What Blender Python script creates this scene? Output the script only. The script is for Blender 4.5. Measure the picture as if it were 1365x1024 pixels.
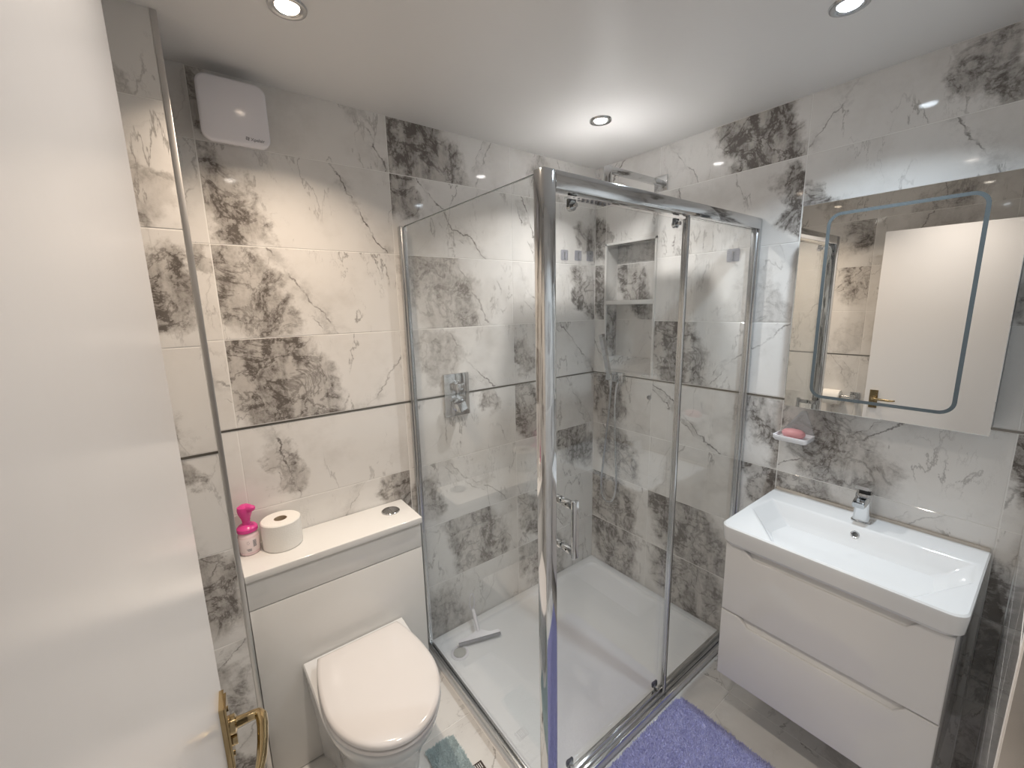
import bpy, bmesh, math, random
import numpy as np
from mathutils import Matrix, Vector
random.seed(7)
for o in list(bpy.data.objects): bpy.data.objects.remove(o, do_unlink=True)
SC = bpy.context.scene
COL = SC.collection
PI = math.pi

# ------------------------------------------------------------------ camera
CAM = Vector((1.6576, -1.8527, 1.6089)); YAW, PITCH, ROLL, FPX = 0.92434, -0.18318, -0.02271, 561.92
_f = Vector((-math.sin(YAW)*math.cos(PITCH), math.cos(YAW)*math.cos(PITCH), math.sin(PITCH)))
_r = Vector((math.cos(YAW), math.sin(YAW), 0)); _u = _r.cross(_f)
_c, _s = math.cos(ROLL), math.sin(ROLL)
R_, U_ = _c*_r+_s*_u, -_s*_r+_c*_u
cd = bpy.data.cameras.new('camera'); cam = bpy.data.objects.new('camera', cd); COL.objects.link(cam)
cd.sensor_fit = 'HORIZONTAL'; cd.sensor_width = 36; cd.lens = FPX/1365*36; cd.clip_start = .01
cam.matrix_world = Matrix(((R_.x, U_.x, -_f.x, CAM.x), (R_.y, U_.y, -_f.y, CAM.y), (R_.z, U_.z, -_f.z, CAM.z), (0, 0, 0, 1)))
SC.camera = cam
# ------------------------------------------------------------------ world and exposure
w = bpy.data.worlds.new('world'); SC.world = w; w.use_nodes = True
w.node_tree.nodes['Background'].inputs[0].default_value = (0, 0, 0, 1)
w.node_tree.nodes['Background'].inputs[1].default_value = 0
vs = SC.view_settings
vs.view_transform = 'Standard'; vs.look = 'None'; vs.gamma = 1; vs.use_curve_mapping = False
vs.exposure = 0.1
# the four recessed downlights: x, y, colour, watts (their lamps are made in downlight());
# the fourth is just above the frame: the photograph shows its reflections in the tiles
WARM, NEUT, COOL = (1, .81, .63), (1, .965, .93), (.80, .91, 1)
LAMPS = [(.43, -1.57, WARM, 5.2, 'recessed warm downlight in the ceiling above the toilet'),
         (.43, -.46, NEUT, 5.6, 'recessed downlight in the ceiling above the shower tray'),
         (1.225, -.46, COOL, 5.2, 'recessed cool white downlight in the ceiling above the basin'),
         (1.225, -1.57, (1, .90, .80), 3.8, 'recessed warm downlight in the ceiling beside the open door', '_offscreen')]

# ------------------------------------------------------------------ materials
def mat(name, col=(.8, .8, .8), rough=.5, metal=0, spec=.5, bump=0, bscale=60, coat=0, var=0, vscale=8, trans=0, sss=0):
    m = bpy.data.materials.new(name); m.use_nodes = True
    nt = m.node_tree; b = nt.nodes['Principled BSDF']
    b.inputs['Base Color'].default_value = (*col, 1); b.inputs['Roughness'].default_value = rough
    b.inputs['Metallic'].default_value = metal; b.inputs['Specular IOR Level'].default_value = spec
    b.inputs['Coat Weight'].default_value = coat; b.inputs['Transmission Weight'].default_value = trans
    tc = nt.nodes.new('ShaderNodeTexCoord')
    if var:
        n = nt.nodes.new('ShaderNodeTexNoise'); n.inputs['Scale'].default_value = vscale; n.inputs['Detail'].default_value = 5
        nt.links.new(tc.outputs['Object'], n.inputs['Vector'])
        mx = nt.nodes.new('ShaderNodeMix'); mx.data_type = 'RGBA'
        mx.inputs[6].default_value = (*[c*(1-var) for c in col], 1); mx.inputs[7].default_value = (*[min(1, c*(1+var)) for c in col], 1)
        nt.links.new(n.outputs['Fac'], mx.inputs[0]); nt.links.new(mx.outputs[2], b.inputs['Base Color'])
    if bump:
        n = nt.nodes.new('ShaderNodeTexNoise'); n.inputs['Scale'].default_value = bscale; n.inputs['Detail'].default_value = 4
        nt.links.new(tc.outputs['Object'], n.inputs['Vector'])
        bp = nt.nodes.new('ShaderNodeBump'); bp.inputs['Strength'].default_value = bump; bp.inputs['Distance'].default_value = .002
        nt.links.new(n.outputs['Fac'], bp.inputs['Height']); nt.links.new(bp.outputs[0], b.inputs['Normal'])
    return m

def marble(name, rough=.06, light=(.80, .785, .765), mid=(.60, .575, .545), dark=(.105, .09, .08)):
    m = bpy.data.materials.new(name); m.use_nodes = True
    nt = m.node_tree; N = nt.nodes; L = nt.links; b = N['Principled BSDF']
    b.inputs['Roughness'].default_value = rough
    def attr(n):
        a = N.new('ShaderNodeAttribute'); a.attribute_type = 'OBJECT'; a.attribute_name = n
        s = N.new('ShaderNodeSeparateXYZ'); L.new(a.outputs['Vector'], s.inputs[0]); return a.outputs['Vector'], s.outputs
    def put(inp, v):
        if isinstance(v, (int, float)): inp.default_value = v
        elif isinstance(v, tuple): inp.default_value = v
        else: L.new(v, inp)
    def M(op, a, c=0.0, d=None, clamp=False):
        n = N.new('ShaderNodeMath'); n.operation = op; n.use_clamp = clamp
        put(n.inputs[0], a); put(n.inputs[1], c)
        if d is not None: put(n.inputs[2], d)
        return n.outputs[0]
    def V(op, a, c=None, s=None):
        n = N.new('ShaderNodeVectorMath'); n.operation = op; put(n.inputs[0], a)
        if c is not None: put(n.inputs[1], c)
        if s is not None: put(n.inputs['Scale'], s)
        return n.outputs['Value'] if op == 'LENGTH' else n.outputs[0]
    def noise(vec, scale, det=4, rgh=.55, dist=0, col=False):
        n = N.new('ShaderNodeTexNoise'); L.new(vec, n.inputs['Vector'])
        n.inputs['Scale'].default_value = scale; n.inputs['Detail'].default_value = det
        n.inputs['Roughness'].default_value = rgh; n.inputs['Distortion'].default_value = dist
        return n.outputs['Color' if col else 'Fac']
    def step(v, lo, hi, a=0.0, c=1.0):
        n = N.new('ShaderNodeMapRange'); n.interpolation_type = 'SMOOTHSTEP'
        put(n.inputs[0], v); n.inputs[1].default_value = lo; n.inputs[2].default_value = hi
        n.inputs[3].default_value = a; n.inputs[4].default_value = c; return n.outputs[0]
    mbv, mb = attr('blotch'); _, ms = attr('pattern'); _, mc = attr('crack')
    tc = N.new('ShaderNodeTexCoord'); P = tc.outputs['Object']
    cx = N.new('ShaderNodeCombineXYZ')
    put(cx.inputs[0], M('MULTIPLY', ms[0], 3.17)); put(cx.inputs[1], M('MULTIPLY', ms[0], 7.31)); put(cx.inputs[2], M('MULTIPLY', ms[0], 1.73))
    Q = V('ADD', P, cx.outputs[0])
    W = V('SUBTRACT', noise(Q, 6.5, 8, .62, 0, True), (.5, .5, .5))
    mp = N.new('ShaderNodeMapping'); L.new(Q, mp.inputs[0]); mp.inputs['Rotation'].default_value = (0, 0, .75); mp.inputs['Scale'].default_value = (2.1, .75, 1); QD = mp.outputs[0]
    # cloudy blotch of dark network
    sp = N.new('ShaderNodeSeparateXYZ'); L.new(V('ADD', P, V('SCALE', W, None, .30)), sp.inputs[0])
    dx = M('SUBTRACT', sp.outputs[0], mb[0]); dy = M('SUBTRACT', sp.outputs[1], mb[1])
    dx = M('ADD', dx, M('MULTIPLY', dy, .35))
    d = M('DIVIDE', M('SQRT', M('ADD', M('MULTIPLY', dx, dx), M('MULTIPLY', M('MULTIPLY', dy, dy), .45))), M('MAXIMUM', mb[2], .001))
    mask = step(d, .60, 1.05, 1.0, 0.0)
    rid = M('ABSOLUTE', M('SUBTRACT', noise(Q, 9, 10, .66, .5), .5))
    net = step(rid, .0, .045, 1.0, 0.0)
    fine = step(noise(Q, 42, 8, .72, .3), .36, .64)
    body = step(noise(QD, 5.5, 10, .66, .3), .40, .60)
    bl = M('MULTIPLY', mask, M('ADD', M('MULTIPLY', net, .52), M('MULTIPLY', M('ADD', .20, M('MULTIPLY', body, .85)), M('ADD', .45, M('MULTIPLY', fine, .55)))))
    bl = M('MULTIPLY', bl, ms[1], None, True)
    # thin veins
    t = M('ABSOLUTE', M('SUBTRACT', noise(QD, 2.2, 10, .60, .25), .5))
    ve = M('MULTIPLY', step(t, .0, .011, 1.0, 0.0), step(noise(Q, 5.3, 3), .45, .60))
    ve = M('MULTIPLY', ve, M('MULTIPLY', ms[2], .75))
    t2 = M('ABSOLUTE', M('SUBTRACT', noise(QD, 5.0, 9, .64, .2), .47))
    ve2 = M('MULTIPLY', M('MULTIPLY', step(t2, .0, .010, 1.0, 0.0), step(noise(Q, 4.1, 2), .52, .66)), M('MULTIPLY', ms[2], .45))
    # one broken diagonal crack with a grey halo
    sc = N.new('ShaderNodeSeparateXYZ'); L.new(V('ADD', P, V('SCALE', W, None, .13)), sc.inputs[0])
    lin = M('SUBTRACT', M('SUBTRACT', sc.outputs[0], mc[0]), M('MULTIPLY', mc[1], sc.outputs[1]))
    dist = M('DIVIDE', M('ABSOLUTE', lin), M('SQRT', M('ADD', 1.0, M('MULTIPLY', mc[1], mc[1]))))
    brk = step(noise(Q, 11, 5), .42, .56)
    dist2 = M('DIVIDE', M('ABSOLUTE', M('ADD', lin, .045)), M('SQRT', M('ADD', 1.0, M('MULTIPLY', mc[1], mc[1]))))
    line = M('ADD', step(dist, .0005, .0050, 1.0, 0.0), M('MULTIPLY', step(dist2, .0003, .0032, 1.0, 0.0), step(noise(Q, 6, 3), .48, .58)), None, True)
    ck = M('MULTIPLY', M('MULTIPLY', line, M('ADD', .25, M('MULTIPLY', brk, .75))), mc[2])
    fillb = M('MULTIPLY', M('MULTIPLY', step(M('ABSOLUTE', M('ADD', lin, .0225)), .010, .026, 1.0, 0.0), step(noise(Q, 6, 3), .48, .58)), M('MULTIPLY', fine, M('MULTIPLY', mc[2], .45)))
    halo = M('MULTIPLY', M('MULTIPLY', step(dist, .0, .05, 1.0, 0.0), step(noise(Q, 14, 7, .7), .45, .68)), M('MULTIPLY', mc[2], .45))
    # soft grey clouds and total
    cl = M('MULTIPLY', step(noise(Q, 4.5, 6, .6), .46, .74), .55)
    def mix(f, a, c):
        n = N.new('ShaderNodeMix'); n.data_type = 'RGBA'; put(n.inputs[0], f)
        put(n.inputs[6], a); put(n.inputs[7], c); return n.outputs[2]
    c0 = mix(cl, (*light, 1), (*mid, 1))
    c1 = mix(M('MULTIPLY', mask, M('MULTIPLY', ms[1], .55), None, True), c0, (.50, .465, .43, 1))
    tot = M('MAXIMUM', M('MAXIMUM', bl, M('MAXIMUM', ve, ve2)), M('MAXIMUM', ck, M('MAXIMUM', halo, fillb)))
    c2 = mix(M('MULTIPLY', tot, .92, None, True), c1, (*dark, 1))
    L.new(c2, b.inputs['Base Color'])
    return m

def glass(name, tint=(.985, .992, .990), ior=1.5, rough=0.0, haze=0):
    m = bpy.data.materials.new(name); m.use_nodes = True
    nt = m.node_tree; N = nt.nodes; N.remove(N['Principled BSDF'])
    t = N.new('ShaderNodeBsdfTransparent'); t.inputs[0].default_value = (*tint, 1)
    g = N.new('ShaderNodeBsdfGlossy'); g.inputs['Roughness'].default_value = rough
    # thin panes: the same reflectance at both faces (no refraction is traced, so the inner face must not total-reflect)
    f = N.new('ShaderNodeFresnel'); ge = N.new('ShaderNodeNewGeometry'); mr = N.new('ShaderNodeMapRange')
    mr.inputs[3].default_value = ior; mr.inputs[4].default_value = 1/ior
    nt.links.new(ge.outputs['Backfacing'], mr.inputs[0]); nt.links.new(mr.outputs[0], f.inputs[0])
    mx = N.new('ShaderNodeMixShader')
    nt.links.new(f.outputs[0], mx.inputs[0]); nt.links.new(t.outputs[0], mx.inputs[1]); nt.links.new(g.outputs[0], mx.inputs[2])
    out = mx.outputs[0]
    if haze:
        d = N.new('ShaderNodeBsdfDiffuse'); d.inputs[0].default_value = (.85, .87, .88, 1)
        m2 = N.new('ShaderNodeMixShader'); m2.inputs[0].default_value = haze
        nt.links.new(out, m2.inputs[1]); nt.links.new(d.outputs[0], m2.inputs[2]); out = m2.outputs[0]
    nt.links.new(out, N['Material Output'].inputs[0])
    return m

def emit(name, col, s):
    m = bpy.data.materials.new(name); m.use_nodes = True
    b = m.node_tree.nodes['Principled BSDF']; b.inputs['Base Color'].default_value = (.9, .9, .9, 1)
    b.inputs['Emission Color'].default_value = (*col, 1); b.inputs['Emission Strength'].default_value = s
    return m

MARBLE = marble('marble_tile')
FLOORM = marble('floor_marble_tile', rough=.12, light=(.80, .79, .77), mid=(.64, .62, .60))
GROUT = mat('grout', (.88, .87, .85), .8, bump=.2, bscale=300)
PAINT = mat('ceiling_paint', (.80, .79, .78), .38, bump=.05, bscale=90)
DOORP = mat('door_gloss_paint', (.83, .82, .82), .22, bump=.03, bscale=30)
JAMB = mat('jamb_paint', (.80, .77, .74), .35, bump=.1)
HALLP = mat('hall_paint', (.75, .73, .70), .6, bump=.05)
CHROME = mat('chrome', (.66, .67, .68), .07, 1, bump=.01)
SATIN = mat('satin_aluminium', (.60, .61, .62), .22, 1, bump=.02)
STRIPM = mat('dark_metal_strip', (.30, .285, .26), .3, 1, bump=.1, bscale=120)
EDGEM = mat('edge_trim_metal', (.62, .61, .60), .35, 1, bump=.02)
BRASS = mat('brass', (.50, .39, .22), .11, 1, var=.15, vscale=25)
CERAM = mat('white_ceramic', (.74, .745, .75), .06, var=.01)
SEATM = mat('white_seat_plastic', (.76, .735, .725), .14, var=.01)
UNITM = mat('white_gloss_board', (.80, .79, .77), .10, var=.01)
VANM = mat('white_gloss_lacquer', (.78, .77, .76), .10, var=.01)
ACRYL = mat('white_acrylic', (.86, .87, .89), .16, var=.015, bump=.02)
WPLAS = mat('white_plastic', (.80, .79, .84), .14, var=.01)
GREYP = mat('grey_print', (.25, .25, .28), .5, var=.02)
BLACKR = mat('black_rubber', (.03, .03, .03), .5, var=.1)
PAPER = mat('toilet_paper', (.86, .84, .80), .9, bump=.5, bscale=220, var=.02)
CARD = mat('cardboard_core', (.45, .36, .26), .9, var=.1)
PINK = mat('pink_pump_plastic', (.72, .06, .30), .25, var=.03)
PINKB = mat('pale_pink_bottle', (.85, .66, .68), .15, var=.03)
LABELP = mat('bottle_label', (.86, .74, .74), .35, var=.05)
SOAPM = mat('pink_soap', (.85, .42, .45), .4, var=.04)
PURPLE = mat('lavender_pile', (.60, .61, .98), .9, var=.22, vscale=45)
PURPB = mat('lavender_backing', (.60, .61, .98), .9, var=.1)
TEAL = mat('pale_teal_pile', (.66, .76, .78), .9, var=.25, vscale=40)
TEALB = mat('pale_teal_backing', (.66, .76, .78), .9, var=.1)
TAGM = mat('dark_brown_tag', (.07, .05, .045), .8, var=.1)
WHITEP = mat('white_print', (.8, .8, .8), .7, var=.01)
SEAL = mat('beige_silicone', (.62, .57, .51), .4, var=.05)
MIRR = mat('mirror_silver', (.90, .89, .86), .0, 1, var=.002)
FROST = mat('frosted_band', (.095, .115, .125), .5, 0, var=.03)
CABM = mat('cabinet_side_grey', (.12, .13, .14), .3, var=.05)
GLASS = glass('shower_glass', ior=1.45)
CLEAR = glass('clear_plastic', (.93, .94, .95), 1.45, .05, .22)
PADM = glass('clear_hook_pad', (.80, .80, .85), 1.45, .08, .20)

# ------------------------------------------------------------------ helpers
ORI = {}
def tag(o, label=None, cat=None, group=None, kind=None):
    if label: o['label'] = label
    if cat: o['category'] = cat
    if group: o['group'] = group
    if kind: o['kind'] = kind
    return o
def empty(name, loc, label, cat, group=None):
    o = bpy.data.objects.new(name, None); COL.objects.link(o); o.location = loc; o.empty_display_size = .05
    ORI[o] = Vector(loc); return tag(o, label, cat, group)
class B:
    def __init__(s): s.v = []; s.f = []; s.sm = []
    def add(s, v, f, smooth=False):
        k = len(s.v); s.v += [tuple(p) for p in v]; s.f += [tuple(i+k for i in q) for q in f]; s.sm += [smooth]*len(f); return s
    def bm(s, bm, smooth=False):
        bm.verts.index_update()
        s.add([v.co[:] for v in bm.verts], [[v.index for v in f.verts] for f in bm.faces], smooth); bm.free(); return s
    def box(s, x0, x1, y0, y1, z0, z1, r=0, seg=2):
        bm = bmesh.new(); bmesh.ops.create_cube(bm, size=1)
        for v in bm.verts: v.co = ((x0+x1)/2+v.co.x*(x1-x0), (y0+y1)/2+v.co.y*(y1-y0), (z0+z1)/2+v.co.z*(z1-z0))
        if r: bmesh.ops.bevel(bm, geom=bm.edges[:]+bm.verts[:], offset=r, segments=seg, affect='EDGES', profile=.5)
        bmesh.ops.recalc_face_normals(bm, faces=bm.faces[:]); return s.bm(bm, False)
    def loft(s, loops, cap0=True, cap1=True, closed=True, smooth=True):
        n = len(loops[0]); v = [p for l in loops for p in l]; f = []
        for i in range(len(loops)-1):
            for j in range(n if closed else n-1):
                k = (j+1) % n; f.append((i*n+j, i*n+k, (i+1)*n+k, (i+1)*n+j))
        s.add(v, f, smooth)
        if cap0: s.add(loops[0], [tuple(range(n-1, -1, -1))], False)
        if cap1: s.add(loops[-1], [tuple(range(n))], False)
        return s
    def tube(s, path, r, n=12, caps=True):
        P = [Vector(p) for p in path]; loops = []; up = None
        for i, p in enumerate(P):
            t = (P[min(i+1, len(P)-1)]-P[max(i-1, 0)]).normalized()
            if up is None:
                up = Vector((0, 0, 1)) if abs(t.z) < .9 else Vector((1, 0, 0))
            a = t.cross(up).normalized(); b_ = a.cross(t).normalized(); up = b_
            rr = r[i] if isinstance(r, (list, tuple)) else r
            loops.append([p+(a*math.cos(2*PI*k/n)+b_*math.sin(2*PI*k/n))*rr for k in range(n)])
        return s.loft(loops, caps, caps)
    def lathe(s, prof, c, axis='z', n=32):
        loops = []
        for r, h in prof:
            l = []
            for k in range(n):
                a = 2*PI*k/n; u, w_ = r*math.cos(a), r*math.sin(a)
                l.append({'z': (c[0]+u, c[1]+w_, c[2]+h), 'x': (c[0]+h, c[1]+u, c[2]+w_), 'y': (c[0]+w_, c[1]+h, c[2]+u)}[axis])
            loops.append(l)
        return s.loft(loops)
    def prism(s, pts, axis, a, b_):
        """polygon pts (2D) pushed along axis from a to b_"""
        def P3(p, h): return {'x': (h, p[0], p[1]), 'y': (p[0], h, p[1]), 'z': (p[0], p[1], h)}[axis]
        n = len(pts); v = [P3(p, a) for p in pts]+[P3(p, b_) for p in pts]
        f = [tuple(range(n-1, -1, -1)), tuple(range(n, 2*n))]+[(i, (i+1) % n, n+(i+1) % n, n+i) for i in range(n)]
        return s.add(v, f)
    def build(s, name, m, parent=None, label=None, angle=35, fix=True):
        o0 = ORI.get(parent, Vector((0, 0, 0)))
        me = bpy.data.meshes.new(name); me.from_pydata([(p[0]-o0.x, p[1]-o0.y, p[2]-o0.z) for p in s.v], [], s.f)
        me.polygons.foreach_set('use_smooth', s.sm)
        bm = bmesh.new(); bm.from_mesh(me); bmesh.ops.remove_doubles(bm, verts=bm.verts, dist=1e-5)
        if fix: bmesh.ops.recalc_face_normals(bm, faces=bm.faces[:])
        bm.to_mesh(me); bm.free()
        me.set_sharp_from_angle(angle=math.radians(angle))
        me.materials.append(m)
        o = bpy.data.objects.new(name, me); COL.objects.link(o)
        if parent is not None: o.parent = parent
        ORI[o] = o0
        if label: o['label'] = label
        return o
def rr(x0, x1, y0, y1, r, z=None, n=5, axis='z'):
    """rounded rectangle loop; r single or (x0y0,x1y0,x1y1,x0y1)"""
    R = r if isinstance(r, (tuple, list)) else (r,)*4
    out = []
    for (cx, cy, a0), q in zip(((x0+R[0], y0+R[0], PI), (x1-R[1], y0+R[1], 1.5*PI), (x1-R[2], y1-R[2], 0), (x0+R[3], y1-R[3], .5*PI)), R):
        for k in range(n+1):
            a = a0+.5*PI*k/n; out.append((cx+q*math.cos(a), cy+q*math.sin(a)))
    if z is None: return out
    return [{'z': (p[0], p[1], z), 'x': (z, p[0], p[1]), 'y': (p[0], z, p[1])}[axis] for p in out]

# ------------------------------------------------------------------ tiles
TH = .0010; GAP = .0015; TMESH = {}
def tile_mesh(w_, h_, m):
    k = (round(w_, 4), round(h_, 4), m.name)
    if k not in TMESH:
        a, b_ = w_/2-GAP, h_/2-GAP; c = .0008
        v = [(-a, -b_, 0), (a, -b_, 0), (a, b_, 0), (-a, b_, 0), (-a, -b_, TH-c*.6), (a, -b_, TH-c*.6), (a, b_, TH-c*.6), (-a, b_, TH-c*.6),
             (-a+c, -b_+c, TH), (a-c, -b_+c, TH), (a-c, b_-c, TH), (-a+c, b_-c, TH)]
        f = [(3, 2, 1, 0), (8, 9, 10, 11)]
        for i in range(4):
            j = (i+1) % 4; f += [(i, j, 4+j, 4+i), (4+i, 4+j, 8+j, 8+i)]
        me = bpy.data.meshes.new('tile'); me.from_pydata(v, [], f); me.materials.append(m); TMESH[k] = me
    return TMESH[k]
def pattern(o, spec, w_, h_):
    if spec is None:
        spec = (random.uniform(-.1, 1.1), random.uniform(0, 1), random.uniform(.05, .20), random.uniform(.1, .8),
                random.uniform(.1, .9), random.uniform(-1.2, 1.2), random.choice((0, .5, .8)))
    bu, bv, br, bi, cu, cs, ci = spec[:7]
    o['blotch'] = ((bu-.5)*w_, (bv-.5)*h_, br)
    o['pattern'] = (spec[7] if len(spec) > 7 else random.uniform(1, 40), bi, random.uniform(.35, .9))
    o['crack'] = ((cu-.5)*w_, cs, ci)
def tile(parent, p, u, v, w_, h_, spec=None, m=MARBLE, name='tile'):
    """p: lower-left corner on the grout face, u and v unit vectors"""
    u, v = Vector(u), Vector(v); n = u.cross(v); c = Vector(p)+u*(w_/2)+v*(h_/2)
    o = bpy.data.objects.new(name, tile_mesh(w_, h_, m)); COL.objects.link(o)
    o.matrix_world = Matrix(((u.x, v.x, n.x, c.x), (u.y, v.y, n.y, c.y), (u.z, v.z, n.z, c.z), (0, 0, 0, 1)))
    o.parent = parent; pattern(o, spec, w_, h_); return o
CEIL = 2.32; STR = 1.22; SH = .009          # ceiling, dark strip, strip height
ROWS = [(2.12, CEIL), (1.82, 2.12), (1.52, 1.82), (STR+SH/2, 1.52), (.92, STR-SH/2), (.62, .92), (.32, .62), (.02, .32)]
def tile_wall(parent, origin, u, edges, specs={}, rows=ROWS, skip=()):
    """origin at z=0 on the grout face; edges = distances along u"""
    O, u = Vector(origin), Vector(u)
    for c in range(len(edges)-1):
        for r, (z0, z1) in enumerate(rows):
            if (c, r) in skip: continue
            tile(parent, O+u*edges[c]+Vector((0, 0, z0)), u, (0, 0, 1), edges[c+1]-edges[c], z1-z0, specs.get((c, r)))

# ------------------------------------------------------------------ the setting
Yend, XR = -2.07, 1.653
fl = tag(B().box(-.12, XR+.02, Yend-.12, .22, -.12, -TH).build('floor', GROUT), 'marble tiled bathroom floor', 'floor', kind='structure')
fx = [-.005, .395, .995, 1.595, 1.66]; fy = [-2.07, -1.75, -1.45, -1.15, -.85, -.55, -.25, 0]
for i in range(4):
    for j in range(7):
        if i == 0 and j >= 4 or (i == 1 and j >= 4 and False): continue
        tile(fl, (fx[i], fy[j], -TH), (1, 0, 0), (0, 1, 0), fx[i+1]-fx[i], fy[j+1]-fy[j],
             (random.random(), random.random(), .06, random.uniform(.1, .6), random.random(), random.uniform(-1.5, 1.5), random.choice((.25, .5))), FLOORM)
ce = tag(B().box(-.12, 3.0, -3.0, .22, CEIL, CEIL+.1).build('ceiling', PAINT), 'white painted ceiling with recessed downlights', 'ceiling', kind='structure')

# wall_left, plane x = 0 (grout face at -TH)
wl = tag(B().box(-.12, -TH, Yend, .12, 0, CEIL).build('wall_left', GROUT), 'marble tiled wall behind toilet and shower valve', 'wall', kind='structure')
V = [-1.82, -1.768, -1.169, -.5845, 0.0]
SA = {(1, 0): (.05, .5, .10, .8, .88, -.55, .9, 3), (1, 1): (.07, .45, .11, .95, .80, -.62, 1.0, 3.2), (1, 2): (.14, .5, .13, .8, .42, -.75, .8, 5),
      (1, 3): (.26, .45, .20, 1.0, .93, .8, .6, 8), (1, 4): (.22, .45, .07, .7, .22, -.28, .9, 11), (1, 5): (.95, .7, .12, .9, .5, .6, .5, 13),
      (2, 0): (.25, .5, .20, 1.1, .75, .5, .7, 17), (2, 1): (.03, .85, .09, 1.0, .45, -1.1, .9, 19), (2, 2): (.35, .5, .20, .65, .62, -.6, .6, 23),
      (2, 3): (.3, .5, .14, .5, .55, -.9, .8, 29), (2, 4): (.72, .85, .07, .7, .3, 1.0, .25, 31), (2, 5): (.10, .5, .10, .7, .6, -1.2, .6, 6.3),
      (2, 6): (.55, .6, .19, .85, .8, -.8, .5, 7.4), (2, 7): (.2, .3, .16, .6, .7, .5, .3, 9.1),
      (3, 0): (.4, .4, .10, .5, .25, .5, .7, 2.2), (3, 1): (.93, .35, .09, .9, .22, -.45, .9, 4.4), (3, 2): (.86, .5, .12, 1.0, .2, -.6, .6, 6.6),
      (3, 3): (.10, .4, .07, .7, .75, -.9, .9, 8.8), (3, 4): (.14, .5, .14, .9, .8, -.7, .5, 10.1), (3, 5): (.75, .85, .16, 1.0, .3, .8, .5, 12.2),
      (3, 6): (.2, .5, .12, .8, .5, -.7, .8, 14.3), (3, 7): (.3, .7, .2, .7, .6, .5, .5, 15.1),
      (0, 0): (2, 2, .05, 0, .5, .4, .2), (0, 1): (2, 2, .05, 0, .5, .4, .4), (0, 2): (.8, .9, .05, .6, .5, .4, .2), (0, 3): (2, 2, .05, 0, .5, -.9, .6),
      (0, 4): (2, 2, .05, 0, .5, .4, 0), (0, 5): (2, 2, .05, 0, .5, .4, 0)}
tile_wall(wl, (-TH, 0, 0), (0, 1, 0), V, SA, skip={(0, 6), (0, 7), (1, 6), (1, 7)})
B().box(-TH, .0012, -1.82, -.0015, STR-SH/2+.001, STR+SH/2-.001).build('metal_strip', STRIPM, wl)

# wall_back, plane y = 0, with the recessed niche
NX0, NX1, NZ0, NZ1, ND = .075, .393, 1.23, 1.925, .10
b = B()
b.box(-.0, NX0, TH, .22, 0, CEIL); b.box(NX1, XR+.12, TH, .22, 0, CEIL); b.box(NX0, NX1, TH, .22, 0, NZ0); b.box(NX0, NX1, TH, .22, NZ1, CEIL); b.box(NX0, NX1, ND+TH, .22, NZ0, NZ1)
wb = tag(b.build('wall_back', GROUT, fix=False), 'marble tiled wall behind basin and shower head with recessed niche', 'wall', kind='structure')
X = [0.0, .395, 1.001, 1.6065, XR]
SB = {(0, 0): (.2, .2, .05, .3, .3, .8, .8, 21), (0, 5): (.5, .5, .14, .7, .5, -.9, .8, 22), (0, 6): (.35, .5, .2, .9, .85, .2, .5, 24), (0, 7): (.4, .7, .2, .9, .6, .6, .5, 25),
      (0, 4): (.22, .6, .15, .9, .6, -.8, .3, 26), (1, 0): (.72, .6, .16, 1.15, .2, -.9, .6, 27), (1, 1): (.97, .5, .10, 1.0, .2, -.1, .8, 28),
      (1, 2): (.8, .15, .14, .35, .25, .6, .3, 30), (1, 3): (.18, .5, .17, 1.05, .72, 1.1, .7, 8), (1, 4): (.95, .6, .12, .9, .3, -1.3, .9, 11.5),
      (1, 5): (.98, .75, .13, .95, .2, .5, .4, 33), (1, 6): (.35, .55, .24, .95, .8, .5, .4, 34), (1, 7): (.4, .5, .22, .85, .7, -.5, .5, 35),
      (2, 0): (.72, .6, .10, .7, .1, .7, .6, 36), (2, 1): (.08, .45, .06, .9, .78, -.7, .8, 11.2), (2, 2): (1.0, .1, .08, .9, .3, .4, .3, 38), (2, 3): (.1, .4, .12, .6, .3, .4, .3, 39),
      (2, 4): (.28, .5, .20, .75, .3, 1.4, .8, 40), (2, 5): (.15, .8, .15, .8, .6, .8, .4, 41), (3, 4): (.8, .7, .12, 1.2, .5, .4, .5, 42), (3, 2): (.5, .1, .1, 1.2, .5, .4, .5, 43),
      (3, 5): (.5, .2, .1, 1.2, .5, .4, .5, 44), (3, 6): (.5, .6, .12, 1.1, .5, .4, .5, 45)}
tile_wall(wb, (0, TH, 0), (1, 0, 0), X, SB, skip={(0, 1), (0, 2), (0, 3)})
ux, vz = (1, 0, 0), (0, 0, 1)
tile(wb, (0, TH, 1.82), ux, vz, NX0, .30, (.3, .5, .12, 1.0, .5, -.4, .5, 51)); tile(wb, (NX0, TH, NZ1), ux, vz, .395-NX0, 2.12-NZ1, (.0, .2, .06, .8, .6, .7, .2, 52))
tile(wb, (0, TH, 1.52), ux, vz, NX0, .30, (.4, .5, .14, 1.1, .5, .4, .5, 53)); tile(wb, (0, TH, STR+SH/2), ux, vz, NX0, .2955, (1.5, .5, .05, .2, .5, -.6, .9, 54))
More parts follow.
